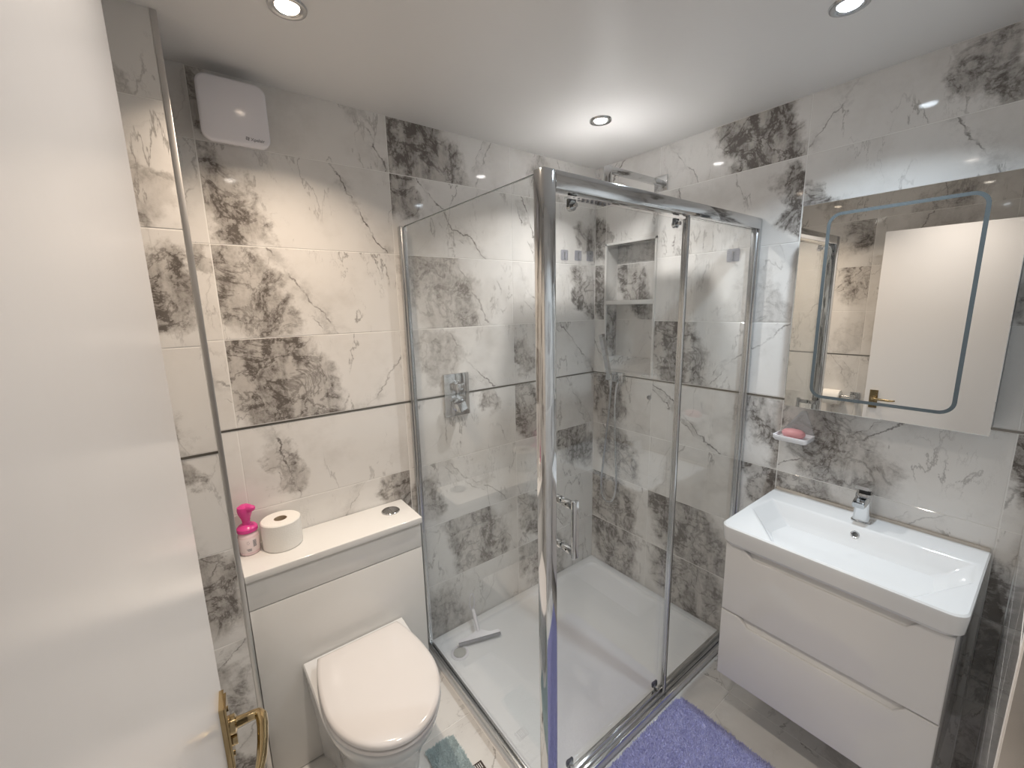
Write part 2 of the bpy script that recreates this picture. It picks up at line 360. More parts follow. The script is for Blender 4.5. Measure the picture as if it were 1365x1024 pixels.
# niche lining
tile(wb, (NX0, ND+TH, 1.82), ux, vz, NX1-NX0, NZ1-1.82, (.3, .6, .2, .5, .8, .5, .5, 55)); tile(wb, (NX0, ND+TH, 1.52), ux, vz, NX1-NX0, .30, (.40, .5, .13, 1.0, .9, .5, .3, 56))
tile(wb, (NX0, ND+TH, 1.30), ux, vz, NX1-NX0, .22, (2, 2, .05, .2, .7, .8, .2, 57))
tile(wb, (NX0, TH, 1.31), (0, 1, 0), vz, ND, NZ1-1.31, (.8, .2, .12, .9, .5, .4, .3, 58))
tile(wb, (NX1, ND+TH, 1.31), (0, -1, 0), vz, ND, NZ1-1.31, None)
tile(wb, (NX0, ND, NZ1), ux, (0, -1, 0), NX1-NX0, ND, (.3, .6, .2, .5, .8, .5, .5))
b = B().prism([(0.0, NZ0), (.0995, NZ0), (.0995, NZ0+.085), (0.0, NZ0+.006)], 'x', NX0+.002, NX1-.002)
o = b.build('niche_sill', MARBLE, wb); pattern(o, (2, 2, .05, .1, .5, 3, .3), .3, .1)
b = B(); t_ = .009
b.box(NX0-.002, NX0+t_, -.004, .004, NZ0, NZ1); b.box(NX1-t_, NX1+.002, -.004, .004, NZ0, NZ1); b.box(NX0-.002, NX1+.002, -.004, .004, NZ1-t_, NZ1+.002)
b.build('niche_trim', mat('white_trim', (.80, .79, .77), .3, var=.01), wb, fix=False)
B().box(NX0+.002, NX1-.002, -.003, ND-.002, 1.603, 1.626, .002).build('niche_shelf', mat('niche_shelf_white', (.80, .79, .77), .2, var=.02), wb)
B().box(.0005, XR-.001, -.0012, TH, STR-SH/2+.001, STR+SH/2-.001).build('metal_strip', STRIPM, wb)

# corner boxing beside the toilet
BX, BY = .24, -1.82
wx = tag(B().box(-.0, BX-TH, Yend, BY-TH, 0, CEIL).build('wall_boxing', GROUT), 'marble tiled boxed-in corner column beside the toilet', 'wall', kind='structure')
SX = {(0, 0): (.4, .2, .06, .4, .5, .5, .3, 61), (0, 1): (.7, .3, .07, .6, .4, 1.2, .3, 62), (0, 2): (.75, .6, .08, 1.0, .3, -.4, .6, 63), (0, 3): (.2, .5, .10, .9, .5, -.35, .9, 64),
      (0, 4): (.5, .85, .07, .9, .4, -.3, .8, 65), (0, 5): (.5, .8, .15, .9, .4, .9, .8, 66), (0, 6): (.5, .5, .14, .8, .4, .9, .8, 67), (0, 7): (.7, .4, .1, .8, .4, .9, .5, 68)}
tile_wall(wx, (BX-TH, Yend, 0), (0, 1, 0), [0, BY-Yend-.012], SX)
tile_wall(wx, (BX, BY-TH, 0), (-1, 0, 0), [.012, BX])
B().box(BX-.012, BX+.0015, BY-.012, BY+.0015, 0, CEIL, .001).build('metal_edge_trim', EDGEM, wx)
B().box(BX-TH, BX+.0012, Yend+.001, BY-.0125, STR-SH/2+.001, STR+SH/2-.001).build('metal_strip', STRIPM, wx)

# wall_front: the wall behind the open door, seen in the mirror
wf = tag(B().box(-.12, XR+.12, Yend-.12, Yend-TH, 0, CEIL).build('wall_front', GROUT), 'marble tiled wall behind the open door with toilet roll holder', 'wall', kind='structure')
tile_wall(wf, (XR, Yend-TH, 0), (-1, 0, 0), [0, .25, .85, XR-.24-.002])
B().box(BX+.002, XR, Yend-TH, Yend+.0012, STR-SH/2+.001, STR+SH/2-.001).build('metal_strip', STRIPM, wf)

# wall_right with the doorway the camera stands in
DY0, DY1, DZ = -1.965, -1.19, 2.03
XJ = 1.671
b = B()
def skew(x0, x1, y0, y1, z0, z1):
    xa = lambda y: XR+TH+(XJ-XR)*(-y/1.19)
    b.add([(xa(y0), y0, z0), (xa(y1), y1, z0), (1.78, y1, z0), (1.78, y0, z0), (xa(y0), y0, z1), (xa(y1), y1, z1), (1.78, y1, z1), (1.78, y0, z1)],
          [(0, 1, 5, 4), (1, 2, 6, 5), (2, 3, 7, 6), (3, 0, 4, 7), (4, 5, 6, 7), (3, 2, 1, 0)])
skew(0, 0, DY1, 0, 0, CEIL); skew(0, 0, DY0-.03, DY1, DZ+.03, CEIL); skew(0, 0, Yend, DY0-.03, 0, CEIL)
wr = tag(b.build('wall_right', GROUT, fix=False), 'marble tiled wall between basin and doorway', 'wall', kind='structure')
uu = Vector((XJ-XR, -1.19, 0)).normalized()
tile_wall(wr, (XR+TH, 0, 0), uu, [0, .33, .93, 1.188], {})
tile(wr, Vector((XR+TH, 0, 2.12))+uu*1.19, uu, vz, .6, .2); tile(wr, Vector((XR+TH, 0, 2.12))+uu*1.79, uu, vz, .27, .2)
b = B()
b.box(XJ-.001, 1.80, DY1-.03, DY1, 0, DZ+.03, .002); b.box(XJ-.001, 1.80, DY0-.03, DY0, 0, DZ+.03, .002); b.box(XJ-.001, 1.80, DY0, DY1-.03, DZ, DZ+.03, .002)
b.box(1.715, 1.80, DY1-.042, DY1-.0305, 0, DZ, .002)
tag(b.build('trim_1', JAMB, fix=False), 'white painted timber door lining around the doorway', 'door frame', kind='structure')

# hallway outside
hf = tag(B().box(XR+.02, 3.0, -3.0, .22, -.12, 0).build('floor_hall', mat('hall_carpet', (.35, .32, .29), .95, bump=.6, bscale=200, var=.1)), 'plain carpeted hallway floor outside the doorway', 'floor', kind='structure')
b = B(); b.box(2.9, 3.0, -3.0, .22, 0, CEIL); b.box(1.79, 2.9, .1, .22, 0, CEIL); b.box(1.79, 2.9, -3.0, -2.9, 0, CEIL)
tag(b.build('wall_hall', HALLP, fix=False), 'plain painted hallway walls outside the doorway', 'wall', kind='structure')
b = B(); b.box(1.781, 1.789, DY1+.0005, .1, 0, CEIL); b.box(1.781, 1.789, -2.9, DY0-.0305, 0, CEIL); b.box(1.781, 1.789, DY0-.03, DY1, DZ+.031, CEIL)
tag(b.build('wall_hall_near', HALLP, fix=False), 'painted hallway side of the doorway wall', 'wall', kind='structure')

# door leaf, standing open
A_, D_ = Vector((.895, -1.887, 0)), Vector((1.648, -1.938, 0))
dd = (D_-A_).normalized(); dn = Vector((-dd.y, dd.x, 0))      # dn points to +y, towards the room
def dp(s, n, z): return tuple(A_+dd*s+dn*n+Vector((0, 0, z)))
def dbox(b, s0, s1, n0, n1, z0, z1):
    return b.add([dp(s0, n0, z0), dp(s1, n0, z0), dp(s1, n1, z0), dp(s0, n1, z0), dp(s0, n0, z1), dp(s1, n0, z1), dp(s1, n1, z1), dp(s0, n1, z1)],
                 [(3, 2, 1, 0), (4, 5, 6, 7), (0, 1, 5, 4), (1, 2, 6, 5), (2, 3, 7, 6), (3, 0, 4, 7)])
door = tag(dbox(B(), 0, (D_-A_).length, -.036, 0, .008, 2.005).build('door_1', DOORP), 'white gloss painted flush door standing open with brass lever', 'door', kind='structure')
pl = dbox(B(), .025, .067, 0, .006, .905, 1.022); dbox(pl, .029, .063, .006, .009, .909, 1.018)
hp = pl.build('handle_plate', BRASS, door, 'rectangular brass handle plate', fix=False)
b = B(); b.tube([dp(.046, .008, 1.003), dp(.046, .0105, 1.003)], .004, 10); b.tube([dp(.046, .008, .92), dp(.046, .0105, .92)], .004, 10); b.build('screw', BRASS, hp, fix=False)
b = B(); b.tube([dp(.046, .009, .945), dp(.046, .016, .945)], .009, 16); b.build('thumb_turn', BRASS, hp)
lz = .972
b = B(); b.tube([dp(.046, .008, lz), dp(.046, .016, lz), dp(.046, .018, lz)], [.0145, .0145, .010], 18)
b.tube([dp(.046, .014, lz), dp(.046, .030, lz), dp(.046, .040, lz), dp(.048, .047, lz), dp(.056, .051, lz), dp(.075, .0515, lz-.001), dp(.10, .050, lz-.003), dp(.125, .047, lz-.005), dp(.145, .043, lz-.004), dp(.155, .039, lz-.002)],
       [.009, .0075, .0075, .008, .0085, .008, .0075, .007, .006, .004], 14)
b.build('lever', BRASS, door, 'curved brass lever')

# ------------------------------------------------------------------ downlights
def downlight(x, y, col, watts, label, off=''):
    t = empty('downlight'+off, (x, y, CEIL), label, 'ceiling light', 'recessed downlights')
    B().lathe([(.0255, -.001), (.027, -.003), (.035, -.0065), (.042, -.0055), (.044, -.0003)], (x, y, CEIL)).build('bezel', SATIN, t)
    B().lathe([(.0250, -.0012), (.023, -.005), (.015, -.008), (.004, -.0092)], (x, y, CEIL)).build('lens'+off, emit('lens_glow', col, 20), t)
    ld = bpy.data.lights.new('lamp'+off, 'AREA'); ld.shape = 'DISK'; ld.size = .05; ld.energy = watts; ld.color = col; ld.spread = math.radians(122)
    lo = bpy.data.objects.new('lamp'+off, ld); COL.objects.link(lo); lo.parent = t; lo.location = (0, 0, -.013)
for L_ in LAMPS: downlight(*L_)

# ------------------------------------------------------------------ toilet unit (boxed cistern) with worktop
UY0, UY1, UX = -1.8165, -1.222, .20
t = empty('toilet_unit', (.10, -1.52, 0), 'white gloss boxed cistern unit behind the toilet', 'cistern unit')
B().box(.003, UX-.018, UY0, UY1, .0, .773, .001).build('carcass', UNITM, t)
B().box(UX-.0175, UX, UY0+.001, UY1-.001, .673, .773, .0015).build('upper_panel', UNITM, t)
B().box(UX-.0175, UX, UY0+.001, UY1-.001, .004, .6695, .0015).build('lower_panel', UNITM, t)
B().box(.003, UX+.010, UY0, UY1+.004, .775, .80, .003, 3).build('worktop', UNITM, t)
b = B().lathe([(.0, -.002), (.036, -.002), (.036, .003), (.033, .0055), (.029, .0055), (.0285, .003)], (.084, -1.297, .80))
fb = b.build('flush_button', CHROME, t, 'round chrome dual flush button')
b = B()
for s in (-1, 1):
    pts = [(.084+.027*math.cos(a), -1.297+s*.0008+s*.027*math.sin(a)) for a in [PI*k/14 for k in range(15)]]
    b.prism(pts if s > 0 else pts[::-1], 'z', .803, .8048)
b.build('button_half', SATIN, fb)

# ------------------------------------------------------------------ toilet
YC = -1.508
def dshape(xb, xf, w_, wb_, z, e=2.0, n=36, yc=YC, rb=.0):
    xm = xb+(xf-xb)*.48; out = []
    for k in range(12):
        u = k/12; out.append((xb+(xm-xb)*u, yc+wb_+(w_-wb_)*(1-(1-u)**2), z))
    for i in range(n+1):
        a = PI/2-PI*i/n; c, s = math.cos(a), math.sin(a)
        out.append((xm+(xf-xm)*abs(c)**(2/e), yc+w_*math.copysign(abs(s)**(2/e), s), z))
    for k in range(11, -1, -1):
        u = k/12; out.append((xb+(xm-xb)*u, yc-wb_-(w_-wb_)*(1-(1-u)**2), z))
    return out
t = empty('toilet', (.45, YC, 0), 'white back-to-wall toilet with closed lid', 'toilet')
B().loft([dshape(.203, .56, .115, .15, 0), dshape(.203, .565, .117, .152, .02), dshape(.203, .585, .125, .16, .16), dshape(.203, .64, .15, .172, .29), dshape(.203, .685, .172, .178, .36),
          dshape(.203, .695, .178, .182, .392), dshape(.203, .694, .178, .182, .402), dshape(.205, .689, .174, .178, .407)]).build('pan', CERAM, t, angle=50)
B().loft([dshape(.262, .690, .168, .138, .409), dshape(.255, .700, .174, .143, .412), dshape(.255, .700, .174, .143, .422), dshape(.262, .694, .169, .138, .426)]).build('seat', SEATM, t, angle=60)
B().loft([dshape(.262, .694, .166, .136, .428), dshape(.254, .703, .173, .142, .432), dshape(.254, .703, .173, .142, .440), dshape(.258, .699, .170, .139, .4455), dshape(.268, .688, .161, .131, .449),
          dshape(.30, .655, .135, .105, .4515), dshape(.36, .59, .08, .06, .4525)]).build('lid', SEATM, t, angle=60)
for s in (-1, 1): B().tube([(.236, YC+s*.075-.012, .416), (.236, YC+s*.075+.012, .416)], .0085, 12).build('hinge', CHROME, t)

# ------------------------------------------------------------------ things on the worktop
def loo_roll(c, r, h, axis, label, name='toilet_roll'):
    t = empty(name, c, label, 'toilet roll')
    B().lathe([(.021, 0), (r-.003, 0), (r, .003), (r, h-.003), (r-.003, h), (.021, h), (.021, h*.5), (.021, 0)], c, axis, 40).build('paper', PAPER, t)
    b = B().loft([[p for p in l] for l in [[({'z': (c[0]+rad*math.cos(a), c[1]+rad*math.sin(a), c[2]+hh), 'x': (c[0]+hh, c[1]+rad*math.cos(a), c[2]+rad*math.sin(a))}[axis]) for a in [2*PI*k/24 for k in range(24)]]
          for rad, hh in ((.0208, h-.0005), (.0208, .0005), (.0195, .0005), (.0195, h-.0005), (.0208, h-.0005))]], False, False)
    b.build('core', CARD, t); return t
loo_roll((.072, -1.684, .8005), .0625, .097, 'z', 'white toilet roll standing on the cistern worktop')
t = empty('soap_bottle', (.056, -1.783, .8005), 'small pink hand soap bottle with bright pink pump on worktop', 'soap bottle')
c = (.056, -1.783, .8005)
B().lathe([(.0, 0), (.027, 0), (.030, .003), (.031, .02), (.031, .062), (.029, .072), (.022, .080)], c).build('body', PINKB, t)
lb = B().lathe([(.0313, .012), (.0316, .013), (.0316, .060), (.0313, .061)], c); lb = lb.build('label', LABELP, t)
b = B()
def onb(a0, a1, z0, z1, r=.0321):
    n = 5; v = []
    for zz in (z0, z1):
        for k in range(n+1):
            a = a0+(a1-a0)*k/n; v.append((c[0]+r*math.cos(a), c[1]+r*math.sin(a), c[2]+zz))
    b.add(v, [(k, k+1, n+2+k, n+1+k) for k in range(n)])
for k in range(7): onb(.28, .62, .030+.0035*k, .0318+.0035*k)
for k in range(3): onb(-.35+.05*k, .1, .020-.003*k+.004, .0215-.003*k+.004)
for k in range(6): onb(-.17+.05*math.cos(k*PI/3)*2, -.13+.05*math.cos(k*PI/3)*2, .046+.005*math.sin(k*PI/3), .048+.005*math.sin(k*PI/3))
b.build('label_print', GREYP, lb, fix=False)
B().lathe([(.0, .078), (.026, .078), (.031, .081), (.031, .092), (.026, .099), (.013, .104), (.011, .12), (.0, .12)], c).build('collar', PINK, t)
b = B(); b.lathe([(.0, .112), (.0115, .112), (.014, .125), (.020, .140), (.0225, .155), (.021, .166), (.012, .172), (.0, .173)], c, n=24)
b.tube([(c[0]+.004, c[1]+.004, c[2]+.158), (c[0]+.022, c[1]+.018, c[2]+.163), (c[0]+.028, c[1]+.024, c[2]+.164), (c[0]+.031, c[1]+.027, c[2]+.164)], [.014, .0115, .0085, .004], 12)
b.build('pump_head', PINK, t)

# ------------------------------------------------------------------ extractor fan
t = empty('extractor_fan', (0, -1.6645, 2.19), 'white square extractor fan cover high on the tiled wall', 'extractor fan')
FY0, FY1, FZ0, FZ1 = -1.753, -1.577, 2.103, 2.279
def fl_(x, g, r): return rr(FY0+g, FY1-g, FZ0+g, FZ1-g, r, x, 8, 'x')
B().loft([rr(FY0+.022, FY1-.022, FZ0+.022, FZ1-.022, .01, .003, 8, 'x'), rr(FY0+.022, FY1-.022, FZ0+.022, FZ1-.022, .01, .060, 8, 'x')]).build('housing', WPLAS, t)
fc = B().loft([fl_(.060, .004, .026), fl_(.062, .0, .028), fl_(.074, .0, .028), fl_(.079, .002, .026), fl_(.081, .007, .022)]).build('cover', WPLAS, t, angle=50)
def text_mesh(s, size):
    cu = bpy.data.curves.new('lettering', 'FONT'); cu.body = s; cu.size = size; cu.extrude = .0002; cu.offset = .00015
    to = bpy.data.objects.new('lettering', cu); COL.objects.link(to)
    me = bpy.data.meshes.new_from_object(to.evaluated_get(bpy.context.evaluated_depsgraph_get()))
    COL.objects.unlink(to); bpy.data.objects.remove(to); return me
me = text_mesh('Xpelair', .0125); me.materials.append(GREYP)
o = bpy.data.objects.new('lettering', me); COL.objects.link(o); o.parent = fc
o.matrix_parent_inverse = Matrix(); o.matrix_local = Matrix(((0, 0, 1, .0814-0), (1, 0, 0, -1.6315+1.6645), (0, 1, 0, 2.1175-2.19), (0, 0, 0, 1)))
b = B(); cy, cz, rl = -1.6395, 2.1225, .0058
for k in range(4):
    a = k*PI/2+.4
    pts = [(cy+rl*rr_*math.cos(a+da), cz+rl*rr_*math.sin(a+da)) for rr_, da in ((.15, 0), (.75, -.5), (1.0, -.1), (1.0, .45), (.75, .8))]
    b.prism(pts, 'x', .0812, .0816)
b.build('emblem', GREYP, fc, fix=False)

# ------------------------------------------------------------------ shower tray
TX, TY, TZ = .862, -1.146, .045
t = empty('shower_tray', (.43, -.57, 0), 'white rectangular low shower tray', 'shower tray')
L0 = rr(.002, TX, TY, -.002, .004, 0.0, 6); L1 = rr(.002, TX, TY, -.002, .004, TZ-.004, 6); L2 = rr(.006, TX-.004, TY+.004, -.006, .004, TZ, 6)
L3 = rr(.046, TX-.046, TY+.034, -.046, .05, TZ, 6); L4 = rr(.051, TX-.051, TY+.039, -.051, .048, TZ-.010, 6); L5 = rr(.066, TX-.068, TY+.052, -.066, .05, .031, 6); L6 = rr(.30, .50, -.65, -.50, .04, .029, 6)
B().loft([L0, L1, L2, L3, L4, L5, L6]).build('basin_floor', ACRYL, t, angle=50)
dc = (.142, -1.047, .0325)
dr = B().lathe([(.0, -.002), (.042, -.002), (.042, .001), (.039, .003), (.032, .0035), (.031, .001), (.0, .001)], dc).build('drain', WPLAS, t)
B().lathe([(.0, .0015), (.029, .0015), (.029, .004), (.026, .005), (.0, .0055)], dc).build('drain_cap', mat('drain_cap_grey', (.50, .50, .48), .25, var=.05), dr)

# ------------------------------------------------------------------ shower enclosure
t = empty('shower_enclosure', (.85, -1.135, TZ), 'chrome framed corner shower enclosure with sliding glass door', 'shower enclosure')
GX, GY = .852, -1.137; ZB, ZT = TZ+.0005, 1.925
def vprof(name, x0, x1, y0, y1, z0=ZB, z1=ZT): return B().box(x0, x1, y0, y1, z0, z1, .003).build(name, CHROME, t)
vprof('corner_post', .836, .873, -1.156, -1.116)
b = B(); b.box(.0015, .022, GY-.014, GY+.014, ZB, 1.925, .003); b.box(.022, .036, GY-.009, GY+.009, ZB, 1.922, .002); b.build('wall_profile', SATIN, t, fix=False)
b = B(); b.box(GX-.016, GX+.016, -.022, -.0015, ZB, ZT, .003); b.box(GX-.010, GX+.010, -.036, -.022, ZB, ZT-.042, .002); b.build('wall_profile', SATIN, t, fix=False)
b = B(); b.box(GX-.019, GX+.021, -1.1155, -.0225, ZT-.043, ZT, .004); b.build('top_rail', CHROME, t, fix=False)
b = B(); b.box(GX-.022, GX-.004, -1.1155, -.037, ZB, ZB+.030, .003); b.box(GX-.004, GX+.008, -1.1155, -.037, ZB, ZB+.020, .003); b.box(GX+.008, GX+.022, -1.1155, -.037, ZB, ZB+.012, .003)
b.build('bottom_track', CHROME, t, fix=False)
b = B(); b.box(.036, .836, GY-.014, GY-.003, ZB, ZB+.020, .003); b.box(.036, .836, GY+.003, GY+.012, ZB, ZB+.016, .002); b.box(.036, .836, GY-.003, GY+.003, ZB, ZB+.009); b.build('side_track', SATIN, t, fix=False)
B().box(.030, .840, GY-.003, GY+.003, ZB+.010, ZT-.004).build('side_glass', GLASS, t)
B().box(.036, .836, GY-.003, GY+.003, ZT-.0038, ZT-.0022).build('glass_edge', mat('dark_glass_edge', (.02, .035, .03), .15, var=.05), t)
B().box(GX+.001, GX+.007, -.520, -.034, ZB+.012, ZT-.043).build('fixed_glass', GLASS, t)
sg = B().box(GX-.016, GX-.010, -1.112, -.498, ZB+.034, ZT-.050).build('sliding_door_glass', GLASS, t)
b = B(); b.box(GX-.019, GX-.007, -.508, -.490, ZB+.032, ZT-.046, .002); b.build('sliding_door_profile', SATIN, t)
b = B(); b.box(GX-.001, GX+.010, -.522, -.512, ZB+.013, ZT-.043, .002); b.build('fixed_panel_profile', SATIN, t)
b = B(); b.box(GX-.018, GX-.008, -.4895, -.486, ZB+.034, ZT-.050); b.box(GX-.001, GX+.009, -.5115, -.509, ZB+.014, ZT-.044); b.build('seal', BLACKR, t, fix=False)
# handle pair through the glass
hy = -1.062
for s, nm in ((1, 'handle'), (-1, 'handle')):
    xg = GX-.010 if s > 0 else GX-.016
    b = B()
    for z in (.915, 1.055): b.box(min(xg, xg+s*.040), max(xg, xg+s*.040), hy-.009, hy+.009, z-.009, z+.009, .0015)
    xa, xb = sorted((xg+s*.040, xg+s*.052)); b.box(xa, xb, hy-.010, hy+.010, .898, 1.072, .002)
    h = b.build(nm, CHROME, t, 'chrome D-shaped pull handle', fix=False)
    for z in (.915, 1.055): B().tube([(xg+s*.018, hy-.0092, z), (xg+s*.018, hy-.0102, z)], .003, 10).build('grub_screw', BLACKR, h)
def roller(y, z, nm):
    b = B().tube([(GX-.030, y, z), (GX-.018, y, z)], .013, 20); b.tube([(GX-.034, y, z), (GX-.030, y, z)], .008, 14); b.tube([(GX-.018, y, z), (GX-.006, y, z)], .006, 10)
    r = b.build('roller', CHROME, t, fix=False); B().box(GX-.028, GX-.019, y-.014, y+.014, z-.004, z+.017, .002).build('roller_bracket', BLACKR, r)
for y in (-.54, -1.02): roller(y, ZB+.042, 'roller'); roller(y, ZT-.064, 'roller')

# ------------------------------------------------------------------ shower fittings
t = empty('shower_valve', (0, -.92, 1.22), 'square chrome thermostatic shower valve on the tiled wall', 'shower valve')
B().box(.0015, .013, -.987, -.860, 1.121, 1.316, .002).build('plate', CHROME, t)
b = B(); b.lathe([(.0, .013), (.026, .013), (.026, .022), (.022, .024), (.0, .024)], (0, -.928, 1.258), 'x'); b.box(.024, .062, -.949, -.907, 1.240, 1.276, .003); b.build('knob', CHROME, t, fix=False)
b = B(); b.lathe([(.0, .013), (.028, .013), (.028, .024), (.024, .026), (.0, .026)], (0, -.926, 1.172), 'x')
a0 = math.radians(20)
sq = lambda h, x: [(x, -.926+h*(math.cos(a0)*p-math.sin(a0)*q_), 1.172+h*(math.sin(a0)*p+math.cos(a0)*q_)) for p, q_ in ((-1, -1), (1, -1), (1, 1), (-1, 1))]
b.loft([sq(.021, .026), sq(.021, .060), sq(.019, .063)], smooth=False); b.build('knob', CHROME, t, fix=False)

t = empty('overhead_shower', (.407, 0, 2.157), 'square chrome overhead rain shower head on wall arm', 'shower head')
B().box(.373, .441, -.012, -.0015, 2.123, 2.190, .002).build('wall_plate', CHROME, t)
b = B(); b.box(.395, .419, -.372, -.012, 2.146, 2.170, .002); b.box(.395, .419, -.398, -.372, 2.095, 2.170, .002); b.build('arm', CHROME, t, fix=False)
hd = B().box(.279, .535, -.513, -.257, 2.050, 2.060, .002); hd.lathe([(.016, 2.060), (.016, 2.074), (.011, 2.080), (.011, 2.096)], (.407, -.385, 0)); hd = hd.build('head', CHROME, t, fix=False)
b = B()
for i in range(9):
    for j in range(9):
        x, y = .295+i*.028, -.497+j*.028; b.box(x-.004, x+.004, y-.004, y+.004, 2.0485, 2.050)
b.build('nozzle', GREYP, hd, fix=False)['kind'] = 'stuff'

t = empty('hand_shower', (.176, 0, 1.21), 'slim chrome hand shower with hose on wall bracket', 'hand shower')
b = B(); b.box(.150, .224, -.022, -.0015, 1.184, 1.238, .002); b.box(.140, .180, -.062, -.022, 1.196, 1.226, .003); b.build('wall_bracket', CHROME, t, fix=False)
p0, p1 = Vector((.166, -.060, 1.222)), Vector((.112, -.066, 1.445)); ax = (p1-p0).normalized(); sd = Vector((0, 1, 0)).cross(ax).normalized(); dp_ = ax.cross(sd)
def hloop(s, hw, hd_): q = p0+ax*s; return [tuple(q+sd*a_*hw+dp_*b_*hd_) for a_, b_ in ((-1, -1), (1, -1), (1, 1), (-1, 1))]
b = B().loft([hloop(-.02, .007, .007), hloop(.01, .010, .009), hloop(.11, .0115, .010), hloop(.112, .0125, .011), hloop(.228, .0125, .011), hloop(.230, .0115, .010)], smooth=False); b.build('handset', CHROME, t)
import itertools
hp_ = [(.171, -.058, 1.195), (.168, -.05, 1.12), (.150, -.04, 1.0), (.128, -.035, .85), (.110, -.032, .70), (.098, -.03, .60), (.098, -.03, .53), (.115, -.03, .485), (.145, -.03, .468), (.178, -.03, .485),
       (.200, -.03, .54), (.205, -.03, .62), (.198, -.03, .75), (.190, -.03, .90), (.184, -.03, 1.05), (.188, -.028, 1.14), (.195, -.024, 1.186)]
def cat(P_, m=5):
    out = []; P_ = [Vector(p) for p in P_]
    for i in range(len(P_)-1):
        a, b1, c1, d1 = P_[max(i-1, 0)], P_[i], P_[i+1], P_[min(i+2, len(P_)-1)]
        for k in range(m):
            u = k/m; out.append(.5*((2*b1)+(c1-a)*u+(2*a-5*b1+4*c1-d1)*u*u+(3*b1-a-3*c1+d1)*u**3))
    return out+[P_[-1]]
B().tube(cat(hp_), .0062, 10).build('hose', SATIN, t)
b = B().tube([(.171, -.058, 1.20), (.170, -.053, 1.165)], .009, 12); b.build('hose_nut', CHROME, t)

# wall blanking disc and adhesive hooks
tag(B().lathe([(.0, -.0015), (.012, -.0015), (.011, -.006), (.0, -.007)], (.382, 0, 1.126), 'y').build('blanking_cap', SATIN), 'small round grey cap on tile below the niche', 'cap')
def hook(pos, n, label, grp):
    n = Vector(n); u = Vector((0, 0, 1)).cross(n); P3 = lambda a, z, d: tuple(Vector(pos)+u*a+n*d+Vector((0, 0, z)))
    t = empty('adhesive_hook', pos, label, 'hook', grp)
    s = .026; b = B(); lo = rr(-s, s, -s, s, .005); b.loft([[P3(a, z, .0016) for a, z in lo], [P3(a, z, .0032) for a, z in lo]]); b.build('pad', PADM, t)
    b = B(); b.tube([P3(0, .012, .004), P3(0, -.012, .005), P3(0, -.020, .010), P3(0, -.022, .018), P3(0, -.016, .024), P3(0, -.010, .026)], .0022, 8); b.tube([P3(0, .012, .0032), P3(0, .012, .006)], .004, 10)
    b.build('wire', SATIN, t, fix=False)
hook((0, -.24, 1.865), (1, 0, 0), 'clear square adhesive hook on shower wall, farthest from the corner', 'adhesive hooks')
hook((0, -.138, 1.867), (1, 0, 0), 'clear square adhesive hook on shower wall, middle of three', 'adhesive hooks')
hook((0, -.046, 1.868), (1, 0, 0), 'clear square adhesive hook on shower wall, nearest the corner', 'adhesive hooks')
hook((.762, 0, 1.797), (0, -1, 0), 'clear square adhesive hook on the wall right of the niche', 'adhesive hooks')

# squeegee leaning in the tray corner
t = empty('squeegee', (.14, -.93, .04), 'white shower squeegee leaning against the wall beside the drain', 'squeegee')
e0, e1 = Vector((.112, -1.035, .052)), Vector((.176, -.838, .052)); m_ = (e0+e1)/2
bd = (e1-e0).normalized(); sl = (Vector((.024, -.897, .108))-m_).normalized()
nb = bd.cross(sl).normalized()
def sqb(b, q0, q1, w0, w1, th):
    v = []
    for q, w_ in ((q0, w0), (q1, w1)):
        for a_, c_ in ((-1, -1), (1, -1), (1, 1), (-1, 1)): v.append(tuple(q+bd*w_*a_+nb*th*c_))
    b.add(v, [(3, 2, 1, 0), (4, 5, 6, 7), (0, 1, 5, 4), (1, 2, 6, 5), (2, 3, 7, 6), (3, 0, 4, 7)])
b = B(); sqb(b, m_-sl*.010, m_+sl*.004, .103, .103, .0012); b.build('rubber_blade', GREYP, t)
b = B(); sqb(b, m_+sl*.002, m_+sl*.016, .103, .098, .005); sqb(b, m_+sl*.016, m_+sl*.035, .055, .016, .005); b.build('blade_holder', WPLAS, t, fix=False)
h1 = Vector((.024, -.897, .108))
b = B(); b.tube([m_+sl*.030, m_.lerp(h1, .5), m_.lerp(h1, .8), h1], [.009, .0085, .010, .008], 12); b.build('grip', WPLAS, t)
lp = [h1+Vector((-.008, .013*math.sin(2*PI*k/20), .042-.046*math.cos(2*PI*k/20))) for k in range(21)]
b = B().tube(lp, .0027, 8); b.build('hanging_loop', WPLAS, t)

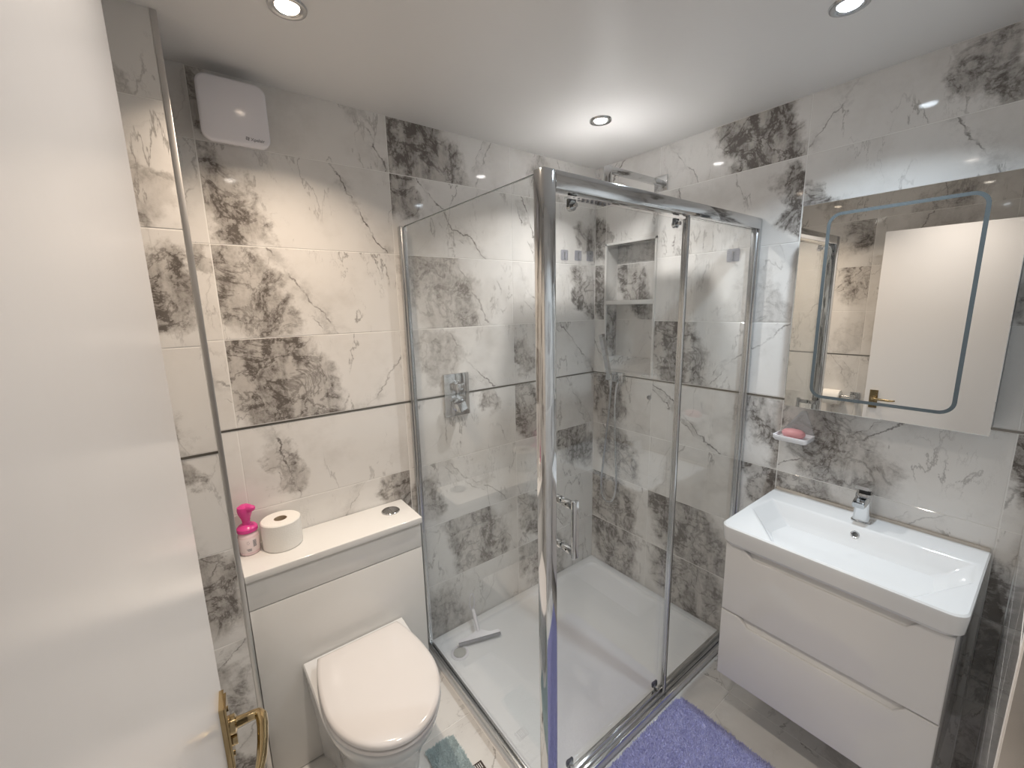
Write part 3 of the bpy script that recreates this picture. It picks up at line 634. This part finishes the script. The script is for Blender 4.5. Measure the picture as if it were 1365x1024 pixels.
# ------------------------------------------------------------------ vanity with basin
t = empty('vanity_unit', (1.303, -.22, .24), 'white gloss wall-hung vanity unit with two drawers under the basin', 'vanity unit')
VX0, VX1, VZ0, VZ1, VY = 1.017, 1.587, .236, .772, -.432
b = B(); b.box(VX0+.004, VX0+.022, -.410, -.003, VZ0, VZ1-.004, .002); b.box(VX1-.018, VX1, -.410, -.003, VZ0, VZ1-.004, .002); b.box(VX0+.022, VX1-.018, -.410, -.003, VZ0, VZ0+.018, .001)
b.box(VX0+.022, VX1-.018, -.020, -.003, VZ0+.018, .70, .001); b.box(VX0+.022, VX1-.018, -.410, -.394, VZ0+.018, .74, .001); b.build('carcass', VANM, t, fix=False)
def front(z0, z1, nm):
    pts = [(VX0, z0), (VX1, z0), (VX1, z1), (1.522, z1), (1.496, z1-.027), (1.108, z1-.027), (1.076, z1), (VX0, z1)]
    bm = bmesh.new(); n = len(pts)
    vb = [bm.verts.new((p[0], -.4115, p[1])) for p in pts]; vf = [bm.verts.new((p[0], VY, p[1])) for p in pts]
    ff = bm.faces.new(vf); bm.faces.new(vb[::-1])
    for i in range(n): bm.faces.new((vb[i], vb[(i+1) % n], vf[(i+1) % n], vf[i]))
    bmesh.ops.recalc_face_normals(bm, faces=bm.faces[:])
    ed = [e for e in ff.edges]
    bmesh.ops.bevel(bm, geom=ed, offset=.004, segments=3, affect='EDGES', profile=.5)
    d = B().bm(bm, False).build(nm, VANM, t, angle=40)
    B().add([(1.078, -.4112, z1-.002), (1.520, -.4112, z1-.002), (1.496, -.424, z1-.0285), (1.108, -.424, z1-.0285)], [(0, 1, 2, 3)]).build('grip_channel', VANM, d, fix=False)
front(.507, VZ1-.004, 'drawer_front'); front(VZ0, .503, 'drawer_front')

t = empty('basin', (1.302, -.22, VZ1), 'white rectangular ceramic basin with chrome tap on vanity', 'basin')
BX0, BX1, BF, BT = 1.0, 1.6035, -.455, .842
def oc(g, z, rf=.035): return rr(BX0+g, BX1-g, BF+g, -.004, (rf, rf, .004, .004), z, 8)
def poly(pts, z, n):
    """resample closed polygon so that it has n points, starting like rr()"""
    P_ = [Vector((p[0], p[1])) for p in pts]; seg = [(P_[(i+1) % len(P_)]-P_[i]).length for i in range(len(P_))]; tot = sum(seg); out = []
    for k in range(n):
        d_ = tot*k/n; i = 0
        while d_ > seg[i]+1e-9: d_ -= seg[i]; i += 1
        q = P_[i].lerp(P_[(i+1) % len(P_)], d_/seg[i]); out.append((q.x, q.y, z))
    return out
b = B(); outer = [oc(.012, VZ1+.001), oc(.004, VZ1+.012), oc(.0, BT-.010), oc(.001, BT-.004), oc(.005, BT)]
b.loft(outer, True, False)
# bowl: hexagonal opening, flat triangles left in the two front corners
top = [(1.020, -.250), (1.160, -.438), (1.503, -.438), (1.590, -.245), (1.586, -.118), (1.036, -.118)]
bot = [(1.115, -.255), (1.185, -.395), (1.455, -.395), (1.500, -.255), (1.478, -.165), (1.136, -.168)]
bm = bmesh.new()
oc_ = [bm.verts.new(p) for p in oc(.005, BT)]
tp = [bm.verts.new((p[0], p[1], BT)) for p in top]
eo = [bm.edges.new((oc_[i], oc_[(i+1) % len(oc_)])) for i in range(len(oc_))]; et = [bm.edges.new((tp[i], tp[(i+1) % 6])) for i in range(6)]
bmesh.ops.triangle_fill(bm, edges=eo+et, use_beauty=True)
md = [bm.verts.new((.5*(a_[0]+b_[0])+(-.012 if a_[0] < 1.3 else .012)*0, .5*(a_[1]+b_[1]), BT-.052)) for a_, b_ in zip(top, bot)]
bo = [bm.verts.new((p[0], p[1], BT-.085)) for p in bot]
for i in range(6):
    j = (i+1) % 6; bm.faces.new((tp[i], tp[j], md[j], md[i])); bm.faces.new((md[i], md[j], bo[j], bo[i]))
ct = bm.verts.new((1.312, -.272, BT-.091))
for i in range(6): bm.faces.new((bo[i], bo[(i+1) % 6], ct))
inner = [e for e in bm.edges if all(v in set(tp+md+bo) for v in e.verts)]
bmesh.ops.recalc_face_normals(bm, faces=bm.faces[:])
bmesh.ops.bevel(bm, geom=inner, offset=.007, segments=3, affect='EDGES', profile=.5)
bm.faces.ensure_lookup_table()
ff_ = min((f for f in bm.faces if f.calc_area() > .004 and f.normal.y < -.3), key=lambda f: (f.calc_center_median()-Vector((1.304, -.13, BT-.027))).length)
on = ff_.normal.copy(); oc0 = Vector((1.304, -.1335, BT-.027)); oc0 -= on*((oc0-ff_.calc_center_median()).dot(on))
ou = Vector((1, 0, 0)); ou = (ou-on*ou.dot(on)).normalized(); ov = on.cross(ou)
ring = lambda r, d_: [tuple(oc0+on*d_+(ou*math.cos(2*PI*k/24)+ov*math.sin(2*PI*k/24))*r) for k in range(24)]
eb_ = list(ff_.edges); bm.faces.remove(ff_); cv_ = [bm.verts.new(p) for p in ring(.0095, 0)]
ec_ = [bm.edges.new((cv_[i], cv_[(i+1) % 24])) for i in range(24)]
bmesh.ops.triangle_fill(bm, edges=eb_+ec_, use_beauty=True, normal=on)
b.bm(bm, True)
bs = b.build('bowl', CERAM, t, angle=28)
B().box(BX0+.008, BX1-.004, -.0075, -.0005, BT-.012, BT+.010, .002).build('silicone_seal', SEAL, t, 'beige silicone bead along the wall')
wc = (1.311, -.272, BT-.0895)
ws = B().lathe([(.0, -.001), (.032, -.001), (.032, .002), (.029, .0035), (.020, .002), (.0, .002)], wc).build('waste', CHROME, t, 'chrome pop-up waste')
b = B(); b.lathe([(.009, .002), (.009, .009)], wc, n=16); b.lathe([(.0, .008), (.021, .008), (.0225, .010), (.021, .013), (.012, .0145), (.0, .015)], wc); b.build('plug_cap', CHROME, ws, fix=False)
# overflow on the sloping back face
ovf = B().loft([ring(.0125, -.004), ring(.0125, .002), ring(.011, .003), ring(.009, .002), ring(.009, -.004)], False, False).build('overflow_ring', CHROME, t)
B().loft([ring(.0094, -.001), ring(.0094, -.030)], False, True).build('overflow_hole', CERAM, ovf)

t = empty('basin_mixer_tap', (1.302, -.066, BT), 'chrome single lever mixer tap on the basin ledge', 'tap')
tx, ty = 1.302, -.066
def tl(z, hw, hd_, y=ty, r=.012): return rr(tx-hw, tx+hw, y-hd_, y+hd_, r, z, 5)
B().loft([tl(BT+.0003, .026, .026), tl(BT+.005, .026, .026), tl(BT+.007, .0225, .0225), tl(BT+.06, .0215, .0225), tl(BT+.098, .022, .0235, ty-.001), tl(BT+.106, .021, .022, ty-.001)]).build('body', CHROME, t, angle=40)
def sp(y, zc, hw, hh): return [(a_, y, c_) for a_, c_ in rr(tx-hw, tx+hw, zc-hh, zc+hh, hh*.6)]
B().loft([sp(ty-.005, BT+.086, .019, .014), sp(ty-.03, BT+.084, .019, .013), sp(ty-.055, BT+.080, .0185, .011), sp(ty-.066, BT+.077, .017, .008)]).build('spout', CHROME, t, angle=40)
B().lathe([(.0, .104), (.016, .104), (.016, .118), (.0, .118)], (tx, ty, BT)).build('neck', BLACKR, t)
def lv(y, zc, hw, hh): return [(a_, y, c_) for a_, c_ in rr(tx-hw, tx+hw, zc-hh, zc+hh, hh*.7)]
B().loft([lv(ty+.026, BT+.130, .019, .011), lv(ty+.010, BT+.130, .023, .013), lv(ty-.015, BT+.131, .023, .012), lv(ty-.035, BT+.133, .022, .009), lv(ty-.048, BT+.135, .019, .006)]).build('lever', CHROME, t, angle=40)

# soap dish stuck on the wall
t = empty('soap_dish', (1.07, 0, 1.085), 'clear plastic wall soap dish with raised back plate under the mirror', 'soap dish')
B().loft([rr(1.010, 1.118, -.088, -.003, .010, 1.074, 5), rr(1.005, 1.123, -.094, -.002, .012, 1.082, 5), rr(1.005, 1.123, -.094, -.002, .012, 1.094, 5), rr(1.010, 1.118, -.088, -.006, .010, 1.094, 5), rr(1.014, 1.114, -.084, -.010, .008, 1.084, 5)]).build('tray', mat('frosted_white_plastic', (.80, .80, .83), .2, var=.02), t, angle=40)
B().prism([(1.008, 1.094), (1.120, 1.094), (1.085, 1.185), (1.070, 1.185)], 'y', -.0045, -.0016).build('back_plate', CLEAR, t)
lo_ = []
for k, (sc_, z) in enumerate(((.55, 1.0845), (.85, 1.088), (1.0, 1.098), (.95, 1.108), (.7, 1.115), (.3, 1.118))):
    lo_.append([(1.063+.040*sc_*math.cos(a), -.048+.027*sc_*math.sin(a), z) for a in [2*PI*i/28 for i in range(28)]])
o = B().loft(lo_).build('soap_bar', SOAPM, angle=60); tag(o, 'oval pink soap bar lying in the wall soap dish', 'soap')

# ------------------------------------------------------------------ mirror cabinet
MX0, MX1, MZ0, MZ1, MY = 1.05, 1.561, 1.224, 1.921, -.13
t = empty('mirror_cabinet', (1.305, -.06, MZ0), 'mirrored wall cabinet with frosted band above the basin', 'mirror')
B().box(MX0+.004, MX1-.004, MY+.024, -.003, MZ0+.004, MZ1-.004, .001).build('cabinet_body', CABM, t)
md_ = B().box(MX0, MX1, MY, MY+.022, MZ0, MZ1, .0008, 1).build('mirror_door', MIRR, t)
def band(g0, g1, r0, r1, y):
    a_ = rr(1.135-g0, 1.479+g0, 1.278-g0, 1.874+g0, r0, y, 8, 'y'); c_ = rr(1.135-g1, 1.479+g1, 1.278-g1, 1.874+g1, r1, y, 8, 'y'); return a_, c_
i0, o0_ = band(0, .010, .028, .038, MY-.0004)
B().loft([i0, o0_], False, False, smooth=False).build('frosted_band', FROST, md_, fix=False)

# toilet roll holder on the wall behind the door
t = empty('toilet_roll_holder', (.78, Yend, .93), 'chrome toilet roll holder on the wall behind the door', 'toilet roll holder')
b = B(); b.box(.775, .830, Yend+.0015, Yend+.012, .905, .960, .002); b.box(.790, .815, Yend+.012, Yend+.072, .920, .945, .002); b.build('bracket', CHROME, t, fix=False)
B().tube([(.812, Yend+.066, .932), (.615, Yend+.066, .932)], .008, 14).build('bar', CHROME, t)
loo_roll((.635, Yend+.066, .932-.0115), .052, .10, 'x', 'white toilet roll hanging on the chrome holder behind the door')

# ------------------------------------------------------------------ mats
def mat_obj(name, outline, z, pile, mb_, mp, label, n, hgt, rad, lean):
    t = empty(name, (outline[0][0], outline[0][1], 0), label, 'bath mat')
    B().loft([[(p[0], p[1], .0006) for p in outline], [(p[0], p[1], z) for p in outline]], smooth=False).build('backing', mb_, t)
    P_ = np.array(outline); lo2, hi2 = P_.min(0), P_.max(0); rg = np.random.default_rng(3)
    area = (hi2-lo2).prod(); pts = rg.uniform(lo2, hi2, (n, 2))
    x, y = pts[:, 0], pts[:, 1]; ins = np.zeros(n, bool); m = len(P_)
    for i in range(m):
        x1, y1 = P_[i]; x2, y2 = P_[(i+1) % m]
        if y1 == y2: continue
        c_ = ((y1 > y) != (y2 > y)) & (x < (x2-x1)*(y-y1)/(y2-y1)+x1); ins ^= c_
    pts = pts[ins]; k = len(pts); an = rg.uniform(0, 2*PI, k); hh = hgt*rg.uniform(.75, 1.15, k); ll = rg.normal(0, lean, (k, 2)); rr_ = rad*rg.uniform(.7, 1.2, k)
    v = np.empty((k, 4, 3))
    for j in range(3):
        a = an+2*PI*j/3; v[:, j, 0] = pts[:, 0]+rr_*np.cos(a); v[:, j, 1] = pts[:, 1]+rr_*np.sin(a); v[:, j, 2] = z-.001
    v[:, 3, :2] = pts+ll; v[:, 3, 2] = z+hh
    bi = np.arange(k)[:, None]*4
    f = np.concatenate([bi+[0, 1, 3], bi+[1, 2, 3], bi+[2, 0, 3]])
    me = bpy.data.meshes.new('pile'); me.from_pydata(v.reshape(-1, 3).tolist(), [], f.tolist()); me.materials.append(mp)
    o = bpy.data.objects.new('pile', me); COL.objects.link(o); o.parent = t; o.location = (-outline[0][0], -outline[0][1], 0); o['kind'] = 'stuff'
    ORI[o] = ORI[t]; return t
pm = rr(.880, 1.42, -1.22, -.432, .035, None, 6)
mat_obj('bath_mat', pm, .007, PURPLE, PURPB, PURPLE, 'lavender fluffy bath mat beside the shower door', 60000, .011, .0028, .004)
tm = rr(.432, .93, -1.77, -1.252, .02, None, 5)
# U-shaped cut for the pan foot
cut = [(.432, YC+.145)]+[(.54+.075*math.cos(a), YC+.145*math.sin(a)) for a in [PI/2-PI*k/12 for k in range(13)]]+[(.432, YC-.145)]
tm = [p for p in tm]; i_ = len(tm)
tm = tm+cut          # last rounded corner ends on the x = .432 side, going down it
tt = mat_obj('pedestal_mat', tm, .006, TEAL, TEALB, TEAL, 'pale teal pedestal mat around the toilet foot', 60000, .009, .0026, .0035)
b = B().add([(.575, -1.2535, .004), (.612, -1.2535, .004), (.612, -1.215, .0015), (.575, -1.215, .0015), (.575, -1.2535, .0046), (.612, -1.2535, .0046), (.612, -1.215, .0021), (.575, -1.215, .0021)],
            [(3, 2, 1, 0), (4, 5, 6, 7), (0, 1, 5, 4), (1, 2, 6, 5), (2, 3, 7, 6), (3, 0, 4, 7)])
tg = b.build('care_tag', TAGM, tt, 'dark brown sewn-in tag')
b = B()
for k in range(4):
    y = -1.246+.007*k; zz = .0052-(y+1.2535)*.065; b.box(.581, .606-.004*(k % 2), y, y+.0025, zz-.0003, zz)
b.build('tag_print', WHITEP, tg, fix=False)
